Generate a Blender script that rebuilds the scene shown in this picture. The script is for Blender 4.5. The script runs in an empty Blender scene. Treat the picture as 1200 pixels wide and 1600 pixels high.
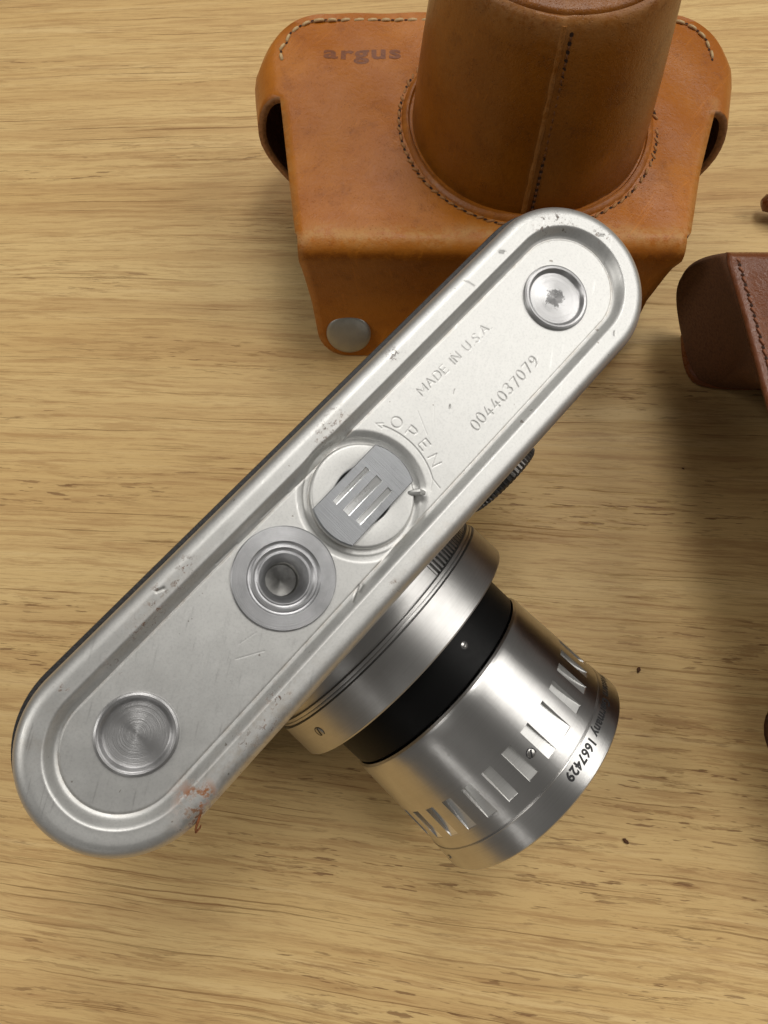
import bpy, bmesh, math, random
import numpy as np
from mathutils import Matrix, Vector
random.seed(7); rng = np.random.default_rng(11)
S = bpy.context.scene
COL = S.collection
MM = 0.001
R = math.radians

# ---------------------------------------------------------------- camera
PITCH, CAM_H = R(19.205), 0.201
cd = bpy.data.cameras.new('camera_view'); cam = bpy.data.objects.new('camera_view', cd); COL.objects.link(cam)
cd.sensor_fit = 'VERTICAL'; cd.sensor_height = 34.667; cd.lens = 26.0
cd.clip_start = 0.005; cd.clip_end = 20
cam.location = (0, 0, CAM_H); cam.rotation_euler = (PITCH, 0, 0)
cd.dof.use_dof = True; cd.dof.focus_distance = 0.165; cd.dof.aperture_fstop = 130
S.camera = cam

# ---------------------------------------------------------------- light
w = bpy.data.worlds.new('World'); S.world = w; w.use_nodes = True
bg = w.node_tree.nodes['Background']; bg.inputs[0].default_value = (1.0, 0.95, 0.88, 1); bg.inputs[1].default_value = 0.12
def area(name, loc, target, sx, sy, power, col):
    l = bpy.data.lights.new(name, 'AREA'); l.shape = 'RECTANGLE'; l.size = sx; l.size_y = sy; l.energy = power; l.color = col
    o = bpy.data.objects.new(name, l); COL.objects.link(o); o.location = loc
    o.rotation_euler = (Vector(target) - Vector(loc)).to_track_quat('-Z', 'Y').to_euler()
    return o
WARM = (1.0, 0.968, 0.918)
area('overhead_light', (1.75, 0.35, 1.7), (0.0, 0.05, 0), 1.7, 1.3, 22, WARM)
area('overhead_light', (0.35, 0.75, 1.9), (0.1, 0.05, 0), 0.45, 1.1, 14, WARM)
area('overhead_light', (-0.3, 1.7, 1.9), (0.0, 0.05, 0), 1.5, 0.7, 8, WARM)
area('overhead_light', (-1.7, -0.25, 1.8), (0.0, 0.0, 0), 0.7, 1.2, 13, WARM)  # fill light, added to brighten the left side and the near table
area('far_lamp', (-0.75, -3.9, 1.75), (0.0, 0.1, 0), 0.45, 0.6, 3.0, WARM)
S.view_settings.view_transform = 'Standard'; S.view_settings.look = 'None'
S.view_settings.exposure = 0.0; S.view_settings.gamma = 1.0; S.view_settings.use_curve_mapping = False

# ---------------------------------------------------------------- node helpers
class NT:
    def __init__(s, name):
        s.m = bpy.data.materials.new(name); s.m.use_nodes = True
        s.t = s.m.node_tree; s.b = s.t.nodes['Principled BSDF']
    def n(s, typ, **kw):
        nd = s.t.nodes.new(typ)
        for k, v in kw.items():
            if k.startswith('i_'):
                key = k[2:]; key = int(key) if key.isdigit() else key.replace('_', ' ')
                s.set(nd, key, v)
            else: setattr(nd, k, v)
        return nd
    def set(s, nd, key, v):
        if isinstance(v, bpy.types.NodeSocket): s.t.links.new(v, nd.inputs[key])
        else: nd.inputs[key].default_value = v
    def link(s, a, b): s.t.links.new(a, b)
    def math(s, op, a, b=0.0, c=None, clamp=False):
        nd = s.t.nodes.new('ShaderNodeMath'); nd.operation = op; nd.use_clamp = clamp
        s.set(nd, 0, a); s.set(nd, 1, b)
        if c is not None: s.set(nd, 2, c)
        return nd.outputs[0]
    def mix(s, f, a, b, mode='MIX'):
        nd = s.t.nodes.new('ShaderNodeMix'); nd.data_type = 'RGBA'; nd.blend_type = mode
        s.set(nd, 0, f); s.set(nd, 6, a); s.set(nd, 7, b); return nd.outputs[2]
    def ramp(s, f, lo, hi):
        nd = s.t.nodes.new('ShaderNodeMapRange'); nd.interpolation_type = 'SMOOTHSTEP'
        s.set(nd, 0, f); nd.inputs[1].default_value = lo; nd.inputs[2].default_value = hi
        return nd.outputs[0]
    def noise(s, vec, scale, detail=4, rough=0.55, dist=0.0):
        nd = s.t.nodes.new('ShaderNodeTexNoise')
        s.set(nd, 'Vector', vec); nd.inputs['Scale'].default_value = scale
        nd.inputs['Detail'].default_value = detail; nd.inputs['Roughness'].default_value = rough
        nd.inputs['Distortion'].default_value = dist
        return nd.outputs[0]
    def obj(s): return s.t.nodes.new('ShaderNodeTexCoord').outputs['Object']
    def sep(s, v):
        nd = s.t.nodes.new('ShaderNodeSeparateXYZ'); s.set(nd, 0, v); return nd.outputs
    def comb(s, x, y, z=0.0):
        nd = s.t.nodes.new('ShaderNodeCombineXYZ'); s.set(nd, 0, x); s.set(nd, 1, y); s.set(nd, 2, z); return nd.outputs[0]
    def attr(s, name):
        nd = s.t.nodes.new('ShaderNodeAttribute'); nd.attribute_name = name; return nd.outputs['Fac']
    def bump(s, h, dist, strength=1.0, normal=None):
        nd = s.t.nodes.new('ShaderNodeBump'); s.set(nd, 'Height', h)
        nd.inputs['Distance'].default_value = dist; nd.inputs['Strength'].default_value = strength
        if normal is not None: s.set(nd, 'Normal', normal)
        return nd.outputs[0]
    def P(s, **kw):
        for k, v in kw.items(): s.set(s.b, k.replace('_', ' '), v)
def srgb(r, g, b):
    f = lambda c: (c / 255 / 12.92) if c / 255 <= 0.04045 else ((c / 255 + 0.055) / 1.055) ** 2.4
    return (f(r), f(g), f(b), 1)

# ---------------------------------------------------------------- materials
def mat_wood():
    t = NT('oak_veneer'); x, y, z = t.sep(t.obj())
    # the grain drifts: it slopes down to the right near the viewer and runs level further off
    slope = t.math('MULTIPLY_ADD', y, -0.65, 0.105)
    yy = t.math('MULTIPLY_ADD', x, slope, y)
    wob = t.noise(t.comb(t.math('MULTIPLY', x, 6), t.math('MULTIPLY', yy, 14)), 1, 3, 0.5)
    yy = t.math('MULTIPLY_ADD', wob, 0.009, yy)
    wob2 = t.noise(t.comb(t.math('MULTIPLY', x, 55), t.math('MULTIPLY', yy, 130), 4.0), 1, 3, 0.6)
    yy = t.math('MULTIPLY_ADD', wob2, 0.0010, yy)
    def st(sx, sy, det, ro, off=0.0): return t.noise(t.comb(t.math('MULTIPLY', x, sx), t.math('MULTIPLY', yy, sy), off), 1, det, ro)
    band = st(2.2, 30, 4, 0.55, 3.1)
    mid = st(6, 200, 7, 0.68, 7.7)
    line = st(34, 700, 6, 0.72, 1.3)
    fine = st(130, 3000, 4, 0.7, 5.5)
    pore = st(105, 1050, 3, 0.6, 9.2)
    pore2 = st(48, 540, 5, 0.7, 14.2)
    pore3 = st(9, 1250, 4, 0.66, 33.0)
    zone = t.math('SUBTRACT', st(7, 55, 4, 0.6, 21.0), t.math('MULTIPLY', y, 0.6))
    patch = st(9, 90, 4, 0.6, 71.0)
    c = t.mix(t.ramp(band, 0.30, 0.70), srgb(208, 173, 114), srgb(218, 187, 129))
    c = t.mix(t.math('MULTIPLY', t.ramp(mid, 0.47, 0.62), 0.42), c, srgb(186, 147, 95))
    c = t.mix(t.math('MULTIPLY', t.ramp(mid, 0.46, 0.32), 0.42), c, srgb(230, 201, 146))
    c = t.mix(t.math('MULTIPLY', t.ramp(line, 0.51, 0.59), 0.46), c, srgb(170, 129, 80))
    c = t.mix(t.math('MULTIPLY', t.ramp(fine, 0.50, 0.62), 0.34), c, srgb(162, 122, 78))
    pz = t.ramp(zone, 0.40, 0.60)
    pm = t.math('MULTIPLY', t.ramp(pore, 0.61, 0.66), t.math('MULTIPLY_ADD', pz, 0.85, 0.05))
    pm2 = t.math('MULTIPLY', t.ramp(pore2, 0.575, 0.635), t.math('MULTIPLY_ADD', pz, 0.62, 0.22))
    pm3 = t.math('MULTIPLY', t.ramp(pore3, 0.60, 0.66), t.ramp(patch, 0.36, 0.58))
    c = t.mix(t.math('MULTIPLY', pm3, 0.70), c, srgb(142, 100, 58))
    c = t.mix(t.math('MULTIPLY', pm2, 0.66), c, srgb(148, 108, 65))
    c = t.mix(t.math('MULTIPLY', pm, 0.80), c, srgb(116, 78, 46))
    h = t.math('SUBTRACT', t.math('MULTIPLY', fine, 0.25), t.math('ADD', t.math('ADD', pm, pm2), pm3))
    t.P(Base_Color=c, Roughness=t.math('MULTIPLY_ADD', mid, 0.16, 0.44), Specular_IOR_Level=0.3, Normal=t.bump(h, 0.00012, 0.7))
    return t.m
def mat_leather(name, base, light, dark, rough=0.46, wear=None, mottle=1.0):
    t = NT(name); v = t.obj()
    n1 = t.noise(v, 38, 5, 0.6); n2 = t.noise(v, 170, 5, 0.65); n3 = t.noise(v, 900, 4, 0.6); n4 = t.noise(v, 2600, 2, 0.5)
    c = t.mix(t.ramp(n1, 0.35, 0.68), base, light)
    c = t.mix(t.math('MULTIPLY', t.ramp(n2, 0.52, 0.75), 0.45 * mottle), c, dark)
    c = t.mix(t.math('MULTIPLY', t.ramp(n3, 0.5, 0.8), 0.30 * mottle), c, dark)
    # short pale scuffs in scattered directions
    x, y, z = t.sep(v)
    sc = t.noise(t.comb(t.math('MULTIPLY', t.math('ADD', x, y), 60), t.math('MULTIPLY', t.math('SUBTRACT', x, y), 600), t.math('MULTIPLY', z, 80)), 1, 2, 0.5)
    scm = t.math('MULTIPLY', t.ramp(sc, 0.63, 0.72), t.ramp(n1, 0.44, 0.60))
    c = t.mix(t.math('MULTIPLY', scm, 0.32), c, tuple(min(1, q * 1.35) for q in light[:3]) + (1,))
    ro = t.math('MULTIPLY_ADD', n2, 0.22, rough - 0.10)
    if wear is not None:
        wa = t.attr('wear')
        wm = t.math('MULTIPLY', wa, t.ramp(t.noise(v, 480, 5, 0.7), 0.30, 0.62))
        c = t.mix(t.math('MULTIPLY', wm, 0.80), c, wear)
        ro = t.math('MULTIPLY_ADD', wm, 0.2, ro)
        da = t.attr('dark_tone')  # darker tone along the fold, the opening lip and the cap groove
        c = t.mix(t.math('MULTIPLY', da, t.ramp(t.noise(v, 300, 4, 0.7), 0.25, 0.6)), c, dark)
    vo = t.n('ShaderNodeTexVoronoi', i_Vector=v, i_Scale=1500.0).outputs['Distance']
    pr = t.math('MULTIPLY', t.ramp(vo, 0.30, 0.12), t.ramp(n2, 0.38, 0.6))
    c = t.mix(t.math('MULTIPLY', pr, 0.35), c, dark)
    fs = t.noise(t.comb(t.math('MULTIPLY', t.math('SUBTRACT', x, t.math('MULTIPLY', y, 0.7)), 1300), t.math('MULTIPLY', t.math('ADD', y, x), 45), t.math('MULTIPLY', z, 300)), 1, 2, 0.5)
    fsm = t.math('MULTIPLY', t.ramp(fs, 0.66, 0.71), t.ramp(n1, 0.60, 0.45))
    c = t.mix(t.math('MULTIPLY', fsm, 0.28), c, tuple(min(1, q * 1.35) for q in light[:3]) + (1,))
    b = t.bump(n4, 0.00010, 0.55); b = t.bump(n3, 0.00022, 0.5, b); b = t.bump(pr, -0.00015, 0.4, b)
    b = t.bump(t.noise(v, 60, 3, 0.5), 0.0012, 0.35, b)
    t.P(Base_Color=c, Roughness=ro, Specular_IOR_Level=0.40, Normal=b)
    return t.m
def mat_plain(name, col, rough=0.5, metal=0.0, bump=0.0, scale=1500, var=0.15):
    t = NT(name); v = t.obj(); n = t.noise(v, scale, 3, 0.6)
    c = t.mix(t.math('MULTIPLY', t.ramp(n, 0.35, 0.75), 1.0), col, tuple(a * (1 - var) for a in col[:3]) + (1,))
    t.P(Base_Color=c, Roughness=t.math('MULTIPLY_ADD', n, 0.15, rough - 0.07), Metallic=metal)
    if bump: t.P(Normal=t.bump(n, bump, 0.6))
    return t.m
def mat_plate():
    t = NT('satin_chrome_plate'); v = t.obj()
    g = t.attr('groove'); wr = t.attr('wear')
    n = t.noise(v, 260, 5, 0.65); nf = t.noise(v, 2600, 3, 0.6); ns = t.noise(v, 900, 5, 0.75)
    c = t.mix(t.ramp(n, 0.3, 0.7), (0.58, 0.58, 0.565, 1), (0.61, 0.61, 0.595, 1))
    c = t.mix(t.math('MULTIPLY', t.ramp(nf, 0.45, 0.7), 0.5), c, (0.49, 0.495, 0.485, 1))
    sp = t.math('MULTIPLY', wr, t.ramp(ns, 0.53, 0.60))
    c = t.mix(sp, c, t.mix(t.ramp(n, 0.4, 0.6), (0.06, 0.028, 0.014, 1), (0.16, 0.07, 0.03, 1)))
    ru = t.attr('rust'); rm = t.math('MULTIPLY', ru, t.ramp(t.noise(v, 520, 5, 0.7), 0.44, 0.58))
    c = t.mix(rm, c, t.mix(t.ramp(n, 0.4, 0.6), (0.10, 0.035, 0.012, 1), (0.26, 0.10, 0.035, 1)))
    st = t.math('MULTIPLY', t.attr('stain'), t.ramp(t.noise(v, 420, 5, 0.7), 0.38, 0.70))
    c = t.mix(t.math('MULTIPLY', st, 0.55), c, (0.36, 0.29, 0.21, 1))
    tiny = t.ramp(t.noise(v, 700, 2, 0.5), 0.735, 0.76)
    c = t.mix(t.math('MULTIPLY', tiny, 0.6), c, (0.12, 0.09, 0.06, 1))
    c = t.mix(t.math('MULTIPLY', g, 0.58), c, (0.13, 0.125, 0.115, 1))
    x, y, z = t.sep(v)
    sc = t.noise(t.comb(t.math('MULTIPLY', t.math('ADD', x, t.math('MULTIPLY', y, 0.6)), 120), t.math('MULTIPLY', t.math('SUBTRACT', y, t.math('MULTIPLY', x, 0.6)), 2500)), 1, 2, 0.5)
    scm = t.ramp(sc, 0.62, 0.70)
    c = t.mix(t.math('MULTIPLY', scm, 0.04), c, (0.86, 0.86, 0.84, 1))
    met = t.math('SUBTRACT', 0.92, t.math('MAXIMUM', t.math('MULTIPLY', rm, 0.9), t.math('MULTIPLY', sp, 0.8)))
    ro = t.math('ADD', t.math('MULTIPLY_ADD', n, 0.08, 0.43), t.math('MULTIPLY', t.math('MAXIMUM', sp, rm), 0.3))
    ro = t.math('SUBTRACT', ro, t.math('MULTIPLY', scm, 0.08))
    b = t.bump(nf, 0.00002, 0.4); b = t.bump(n, 0.00005, 0.2, b)
    t.P(Base_Color=c, Roughness=ro, Metallic=met, Normal=b)
    return t.m
def mat_turned(name, col, rough, axis, scale, amp=0.00003, aniso=0.6, metal=1.0, tang=None, smudge=0.12):
    """metal with fine lathe marks that run round the axis"""
    t = NT(name); v = t.obj(); s = t.sep(v)
    if axis == 'Y': k = t.math('MULTIPLY', s[1], scale); vec = t.comb(k, t.math('MULTIPLY', s[0], 30), t.math('MULTIPLY', s[2], 30))
    elif axis == 'Z':
        rr = t.math('SQRT', t.math('ADD', t.math('MULTIPLY', s[0], s[0]), t.math('MULTIPLY', s[1], s[1])))
        vec = t.comb(t.math('MULTIPLY', rr, scale), t.math('MULTIPLY', s[0], 60), t.math('MULTIPLY', s[1], 60))
    elif axis == 'L': vec = t.comb(t.math('MULTIPLY', s[0], 60), t.math('MULTIPLY', s[1], scale), s[2])
    else: vec = t.comb(t.math('MULTIPLY', s[0], scale), t.math('MULTIPLY', s[1], 90), s[2])
    ln = t.noise(vec, 1, 3, 0.7); sm = t.noise(v, 120, 5, 0.65)
    c = t.mix(t.math('MULTIPLY', t.ramp(sm, 0.35, 0.75), 1.0), col, tuple(a * (1 - smudge) for a in col[:3]) + (1,))
    c = t.mix(t.math('MULTIPLY', t.ramp(ln, 0.45, 0.70), 0.38), c, tuple(a * 0.75 for a in col[:3]) + (1,))
    t.P(Base_Color=c, Metallic=metal, Roughness=t.math('ADD', t.math('MULTIPLY_ADD', sm, 0.14, rough - 0.07), t.math('MULTIPLY', ln, 0.05)),
        Normal=t.bump(ln, amp, 0.5))
    if aniso:
        tg = t.n('ShaderNodeTangent', direction_type='RADIAL', axis=tang or axis)
        t.P(Anisotropic=aniso, Tangent=tg.outputs[0], Anisotropic_Rotation=0.25)
    return t.m

M = {}
M['wood'] = mat_wood()
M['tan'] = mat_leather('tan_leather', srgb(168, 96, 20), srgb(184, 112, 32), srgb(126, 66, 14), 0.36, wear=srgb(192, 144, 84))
M['tan_cone_shaded'] = mat_leather('tan_leather_cone_shaded', srgb(124, 70, 8), srgb(140, 83, 14), srgb(88, 44, 6), 0.33, wear=srgb(160, 112, 60))  # darker copy of the tan leather: the cone's shade is put into its colour
M['raw'] = mat_plain('raw_leather_edge', srgb(168, 118, 74), 0.8, 0, 0.0002, 900, 0.4)
M['stamp'] = mat_plain('stamped_leather', srgb(132, 72, 26), 0.42, 0, 0.00005, 1200, 0.35)
M['brown'] = mat_leather('brown_leather', srgb(106, 57, 27), srgb(122, 69, 35), srgb(66, 33, 16), 0.27, wear=srgb(140, 90, 66))
M['suede'] = mat_plain('suede_lining', srgb(104, 66, 38), 0.85, 0, 0.00025, 1400, 0.45)
M['thread'] = mat_plain('waxed_thread', srgb(206, 176, 128), 0.7, 0, 0.0001, 3000, 0.4)
M['thread_dark'] = mat_plain('dark_thread', srgb(176, 124, 72), 0.7, 0, 0.0001, 3000, 0.4)
M['thread_brown'] = mat_plain('brown_thread', srgb(150, 92, 60), 0.6, 0, 0.0001, 3000, 0.4)
M['thread_seam'] = mat_plain('seam_thread', srgb(112, 66, 26), 0.7, 0, 0.0001, 3000, 0.4)
M['hole'] = mat_plain('needle_hole', srgb(52, 28, 12), 0.9)
M['snap'] = mat_plain('snap_metal', (0.42, 0.41, 0.37, 1), 0.42, 0.85, 0.0, 300, 0.12)
M['plate'] = mat_plate()
M['alu'] = mat_turned('turned_aluminium', (0.62, 0.615, 0.605, 1), 0.28, 'Y', 9000, 0.00002, 0.75)
M['alu_ring'] = mat_turned('brushed_aluminium_ring', (0.58, 0.575, 0.565, 1), 0.37, 'Y', 7000, 0.00003, 0.7)
M['flat'] = mat_turned('milled_flat', (0.90, 0.90, 0.88, 1), 0.36, 'Y', 6000, 0.00002, 0.0)
M['black'] = mat_plain('black_enamel', (0.005, 0.005, 0.005, 1), 0.4, 0, 0.0, 900, 0.1)
M['black'].node_tree.nodes['Principled BSDF'].inputs['Specular IOR Level'].default_value = 0.12
M['black_hide'] = mat_plain('black_leatherette', (0.012, 0.011, 0.012, 1), 0.5, 0, 0.0003, 1300, 0.3)
M['button'] = mat_turned('spun_aluminium_button', (0.50, 0.50, 0.505, 1), 0.36, 'Z', 5500, 0.00010, 0.55)
M['socket'] = mat_turned('zinc_tripod_socket', (0.52, 0.525, 0.54, 1), 0.38, 'Z', 7000, 0.00005, 0.5, smudge=0.35)
M['key'] = mat_turned('brushed_steel_key', (0.33, 0.34, 0.355, 1), 0.42, 'X', 5200, 0.00012, 0.0)
M['keyslot'] = mat_turned('bright_key_slot', (0.86, 0.87, 0.87, 1), 0.26, 'L', 2500, 0.00003, 0.0)
M['button_worn'] = mat_turned('worn_aluminium_button', (0.50, 0.50, 0.505, 1), 0.36, 'Z', 5500, 0.00010, 0.5)
def _smudge(m):
    t = NT.__new__(NT); t.m = m; t.t = m.node_tree; t.b = t.t.nodes['Principled BSDF']; v = t.obj(); s_ = t.sep(v)
    rr_ = t.math('SQRT', t.math('ADD', t.math('MULTIPLY', s_[0], s_[0]), t.math('MULTIPLY', s_[1], s_[1])))
    fall = t.ramp(rr_, 0.0031, 0.0006)
    k = t.ramp(t.math('ADD', t.noise(v, 900, 7, 0.75), t.math('MULTIPLY', fall, 0.30)), 0.64, 0.74)
    k = t.math('MULTIPLY', k, t.ramp(rr_, 0.0034, 0.0026))
    old = t.b.inputs['Base Color'].links[0].from_socket
    t.P(Base_Color=t.mix(t.math('MULTIPLY', k, 0.85), old, (0.11, 0.11, 0.11, 1)))
_smudge(M['button_worn'])
M['ink'] = mat_plain('black_engraving_paint', (0.012, 0.012, 0.013, 1), 0.5)
M['knurl'] = mat_plain('knurled_metal', (0.46, 0.455, 0.44, 1), 0.34, 0.9, 0, 900, 0.3)
M['wheel'] = mat_plain('dark_knurled_wheel', (0.16, 0.15, 0.14, 1), 0.36, 0.9, 0, 900, 0.3)
M['screw'] = mat_plain('steel_screw', (0.55, 0.54, 0.52, 1), 0.30, 1.0, 0, 900, 0.3)
M['crumb'] = mat_plain('crumb', srgb(88, 54, 28), 0.8, 0, 0.0003, 2000, 0.5)
M['rustfibre'] = mat_plain('rust_fibre', srgb(142, 84, 46), 0.8, 0, 0.0002, 2000, 0.4)
g = NT('coated_glass'); g.P(Base_Color=(0.02, 0.02, 0.03, 1), Roughness=0.03, Specular_IOR_Level=0.8, Coat_Weight=0.5); M['glass'] = g.m

# ---------------------------------------------------------------- mesh helpers (all in millimetres)
def mesh_obj(name, verts, faces, mat, parent=None, sharp=35, smooth=True, matrix=None, idx=None):
    me = bpy.data.meshes.new(name)
    v = np.asarray(verts, dtype=np.float64) * MM
    me.from_pydata(v.tolist() if not isinstance(v, list) else v, [], [list(map(int, f)) for f in faces])
    mats = mat if isinstance(mat, (list, tuple)) else [mat]
    for m in mats: me.materials.append(m)
    if idx is not None: me.polygons.foreach_set('material_index', np.asarray(idx, dtype=np.int32))
    if smooth:
        me.polygons.foreach_set('use_smooth', [True] * len(me.polygons))
        if sharp: me.set_sharp_from_angle(angle=R(sharp))
    me.update()
    o = bpy.data.objects.new(name, me); COL.objects.link(o)
    if parent is not None: o.parent = parent
    if matrix is not None: o.matrix_local = matrix
    return o
def fattr(o, name, vals):
    a = o.data.attributes.new(name, 'FLOAT', 'POINT'); a.data.foreach_set('value', np.asarray(vals, dtype=np.float32))
def empty(name, loc, label, cat, group=None):
    o = bpy.data.objects.new(name, None); COL.objects.link(o); o.location = [c * MM for c in loc]
    o.empty_display_size = 0.01; o['label'] = label; o['category'] = cat
    if group: o['group'] = group
    return o
def grid_faces(nr, nc, closed=False, flip=False):
    f = []
    for i in range(nr - 1):
        for j in range(nc if closed else nc - 1):
            k = (j + 1) % nc
            q = (i * nc + j, i * nc + k, (i + 1) * nc + k, (i + 1) * nc + j)
            f.append(q[::-1] if flip else q)
    return f
def lathe_z(cx, cy, prof, seg=64):
    """prof: (r, z) pairs, revolve about a vertical axis"""
    v = []; th = np.linspace(0, 2 * math.pi, seg, endpoint=False)
    for r_, z_ in prof: v += [(cx + r_ * math.cos(a), cy + r_ * math.sin(a), z_) for a in th]
    return v, grid_faces(len(prof), seg, True)
A0, EZ = -8.57, 42.0                        # lens axis in the body frame
def lens_pt(b, r_, th): return (A0 + r_ * math.sin(th), -b, -EZ + r_ * math.cos(th))
def lathe_lens(prof, seg=160, rf=None):
    v = []; th = np.linspace(0, 2 * math.pi, seg, endpoint=False)
    for b, r_ in prof:
        for a in th: v.append(lens_pt(b, r_ + (rf(b, a) if rf else 0), a))
    return v, grid_faces(len(prof), seg, True)
def tube(path, rad, seg=8, caps=True):
    path = [Vector(p) for p in path]; v = []; n = len(path)
    up = Vector((0, 0, 1))
    for i, p in enumerate(path):
        d = (path[min(i + 1, n - 1)] - path[max(i - 1, 0)]).normalized()
        a = d.cross(up)
        if a.length < 1e-4: a = d.cross(Vector((1, 0, 0)))
        a.normalize(); b = d.cross(a)
        rr = rad[i] if isinstance(rad, (list, tuple)) else rad
        v += [tuple(p + (a * math.cos(k * 2 * math.pi / seg) + b * math.sin(k * 2 * math.pi / seg)) * rr) for k in range(seg)]
    f = grid_faces(n, seg, True)
    if caps: f += [tuple(range(seg))[::-1], tuple(range((n - 1) * seg, n * seg))]
    return v, f
def box(x0, x1, y0, y1, z0, z1):
    v = [(x, y, z) for z in (z0, z1) for y in (y0, y1) for x in (x0, x1)]
    return v, [(0, 2, 3, 1), (4, 5, 7, 6), (0, 1, 5, 4), (2, 6, 7, 3), (0, 4, 6, 2), (1, 3, 7, 5)]
def bevel(o, wid, seg=2):
    m = o.modifiers.new('bevel', 'BEVEL'); m.width = wid * MM; m.segments = seg; m.limit_method = 'ANGLE'; m.angle_limit = R(40)
def interp(x, xs, ys): return float(np.interp(x, xs, ys))
def smooth(x, a, b):
    t = np.clip((x - a) / (b - a), 0, 1); return t * t * (3 - 2 * t)

# ---------------------------------------------------------------- table
v, f = box(-420, 420, -330, 520, -26, 0)
tb = mesh_obj('table_top', v, f, M['wood'], smooth=False); bevel(tb, 2)
tb['kind'] = 'structure'; tb['label'] = 'pale oak table top with long brown grain'

# ================================================================= the camera
Rc = np.array([[0.66334383, -0.71683162, 0.21477286], [0.70666868, 0.69448354, 0.1353218], [-0.24615916, 0.06200838, 0.96724383]])
Tc = np.array([-2.29332949, 3.20313803, -124.6025619])
cp, sp_ = math.cos(PITCH), math.sin(PITCH)
Rw = np.array([[1, 0, 0], [0, cp, -sp_], [0, sp_, cp]])
Bm = Rw @ Rc; Bo = Rw @ Tc + np.array([0, 0, 201.0])
body_world = Matrix([[*Bm[0], Bo[0] * MM], [*Bm[1], Bo[1] * MM], [*Bm[2], Bo[2] * MM], [0, 0, 0, 1]])
root = empty('film_camera', (12, -8, 0), 'silver and black film camera lying upside down, serial number on its base', 'camera')
BL = Matrix.Translation(-Vector(root.location)) @ body_world
def part(name, v, f, mat, parent=None, **kw):
    if parent is None: return mesh_obj(name, v, f, mat, root, matrix=BL, **kw)
    return mesh_obj(name, v, f, mat, parent, **kw)
def part_at(name, v, f, mat, org, **kw):
    """mesh given relative to org (so radial textures centre on it)"""
    m = BL @ Matrix.Translation([c * MM for c in org])
    return mesh_obj(name, v, f, mat, root, matrix=m, **kw)

PL, PW = 138.0, 30.74
HX = PL / 2 - PW / 2; RO = PW / 2
def stadium(off, n=40):
    r_ = RO + off; pts = []
    for k in range(n + 1): a = -math.pi / 2 + math.pi * k / n; pts.append((HX + r_ * math.cos(a), r_ * math.sin(a)))
    for k in range(n + 1): a = math.pi / 2 + math.pi * k / n; pts.append((-HX + r_ * math.cos(a), r_ * math.sin(a)))
    return pts
def stad_loft(layers, n=40, cap_lo=False, cap_hi=False):
    v = []; N = 2 * (n + 1)
    for off, z in layers: v += [(x, y, z) for x, y in stadium(off, n)]
    fc = grid_faces(len(layers), N, True)
    if cap_lo: fc.append(tuple(range(N))[::-1])
    if cap_hi: fc.append(tuple(range((len(layers) - 1) * N, len(layers) * N)))
    return v, fc

# ---- single-stroke engraving alphabet (unit height)
G = {
 'M': [[(0,0),(0,1),(.45,.25),(.9,1),(.9,0)]], 'A': [[(0,0),(.4,1),(.8,0)],[(.15,.35),(.65,.35)]],
 'D': [[(0,0),(0,1),(.35,1),(.62,.85),(.72,.5),(.62,.15),(.35,0),(0,0)]], 'E': [[(.55,0),(0,0),(0,1),(.55,1)],[(0,.52),(.45,.52)]],
 'I': [[(0,0),(0,1)]], 'N': [[(0,0),(0,1),(.7,0),(.7,1)]], 'U': [[(0,1),(0,.3),(.1,.08),(.33,0),(.56,.08),(.66,.3),(.66,1)]],
 'S': [[(.55,.85),(.42,.97),(.25,1),(.08,.92),(.03,.75),(.12,.6),(.45,.44),(.56,.28),(.52,.1),(.35,0),(.18,.02),(0,.16)]],
 '.': [[(0,0),(0.02,.04)]],
 'O': [[(.4+.4*math.cos(a),.5+.5*math.sin(a)) for a in np.linspace(0,2*math.pi,17)]],
 'P': [[(0,0),(0,1),(.4,1),(.58,.9),(.62,.72),(.55,.52),(.38,.44),(0,.44)]],
 '0': [[(.28+.28*math.cos(a),.5+.5*math.sin(a)) for a in np.linspace(0,2*math.pi,17)]],
 '4': [[(.42,0),(.42,.62)],[(.3,1),(0,.28),(.62,.28)]], '3': [[(.03,.9),(.2,1),(.42,.95),(.5,.78),(.42,.6),(.22,.54),(.45,.47),(.55,.27),(.45,.06),(.22,0),(.0,.12)]],
 '7': [[(0,1),(.56,1),(.2,0)]], '9': [[(.1,0),(.35,.12),(.54,.45),(.56,.72),(.46,.94),(.28,1),(.1,.92),(.03,.72),(.1,.52),(.28,.45),(.46,.53),(.55,.7)]],
}
WD = {'M': .9, 'A': .8, 'D': .72, 'E': .55, 'I': .0, 'N': .7, 'U': .66, 'S': .56, '.': .05, 'O': .8, 'P': .62, '0': .56, '4': .62, '3': .55, '7': .56, '9': .56, ' ': .3}
segs = []                                                     # x0,y0,x1,y1,halfwidth,depth
def engrave(text, x0, x1, y0, hgt, hw, dep, y1=None):
    gap = .34; tot = sum(WD[c] for c in text) + gap * (len(text) - 1); sc = (x1 - x0) / (tot * hgt)
    sl = 0 if y1 is None else (y1 - y0) / (x1 - x0)
    x = x0
    for c in text:
        jit = rng.normal(0, .04) * hgt; jr = rng.normal(0, .03)
        for pl in G.get(c, []):
            q = [(x + (px + jr * py) * hgt * sc, y0 + sl * (x - x0) + py * hgt + jit) for px, py in pl]
            for a, b in zip(q, q[1:]): segs.append((*a, *b, hw, dep * rng.uniform(.8, 1.15)))
        x += (WD[c] + gap) * hgt * sc
engrave('MADE IN U.S.A.', 19.0, 37.4, 4.75, 1.55, .07, .10, 4.35)
engrave('0044037079', 21.4, 39.0, -6.2, 1.95, .078, .12, -6.0)
DC = (-0.8, 0.4)                                              # dial centre
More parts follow.
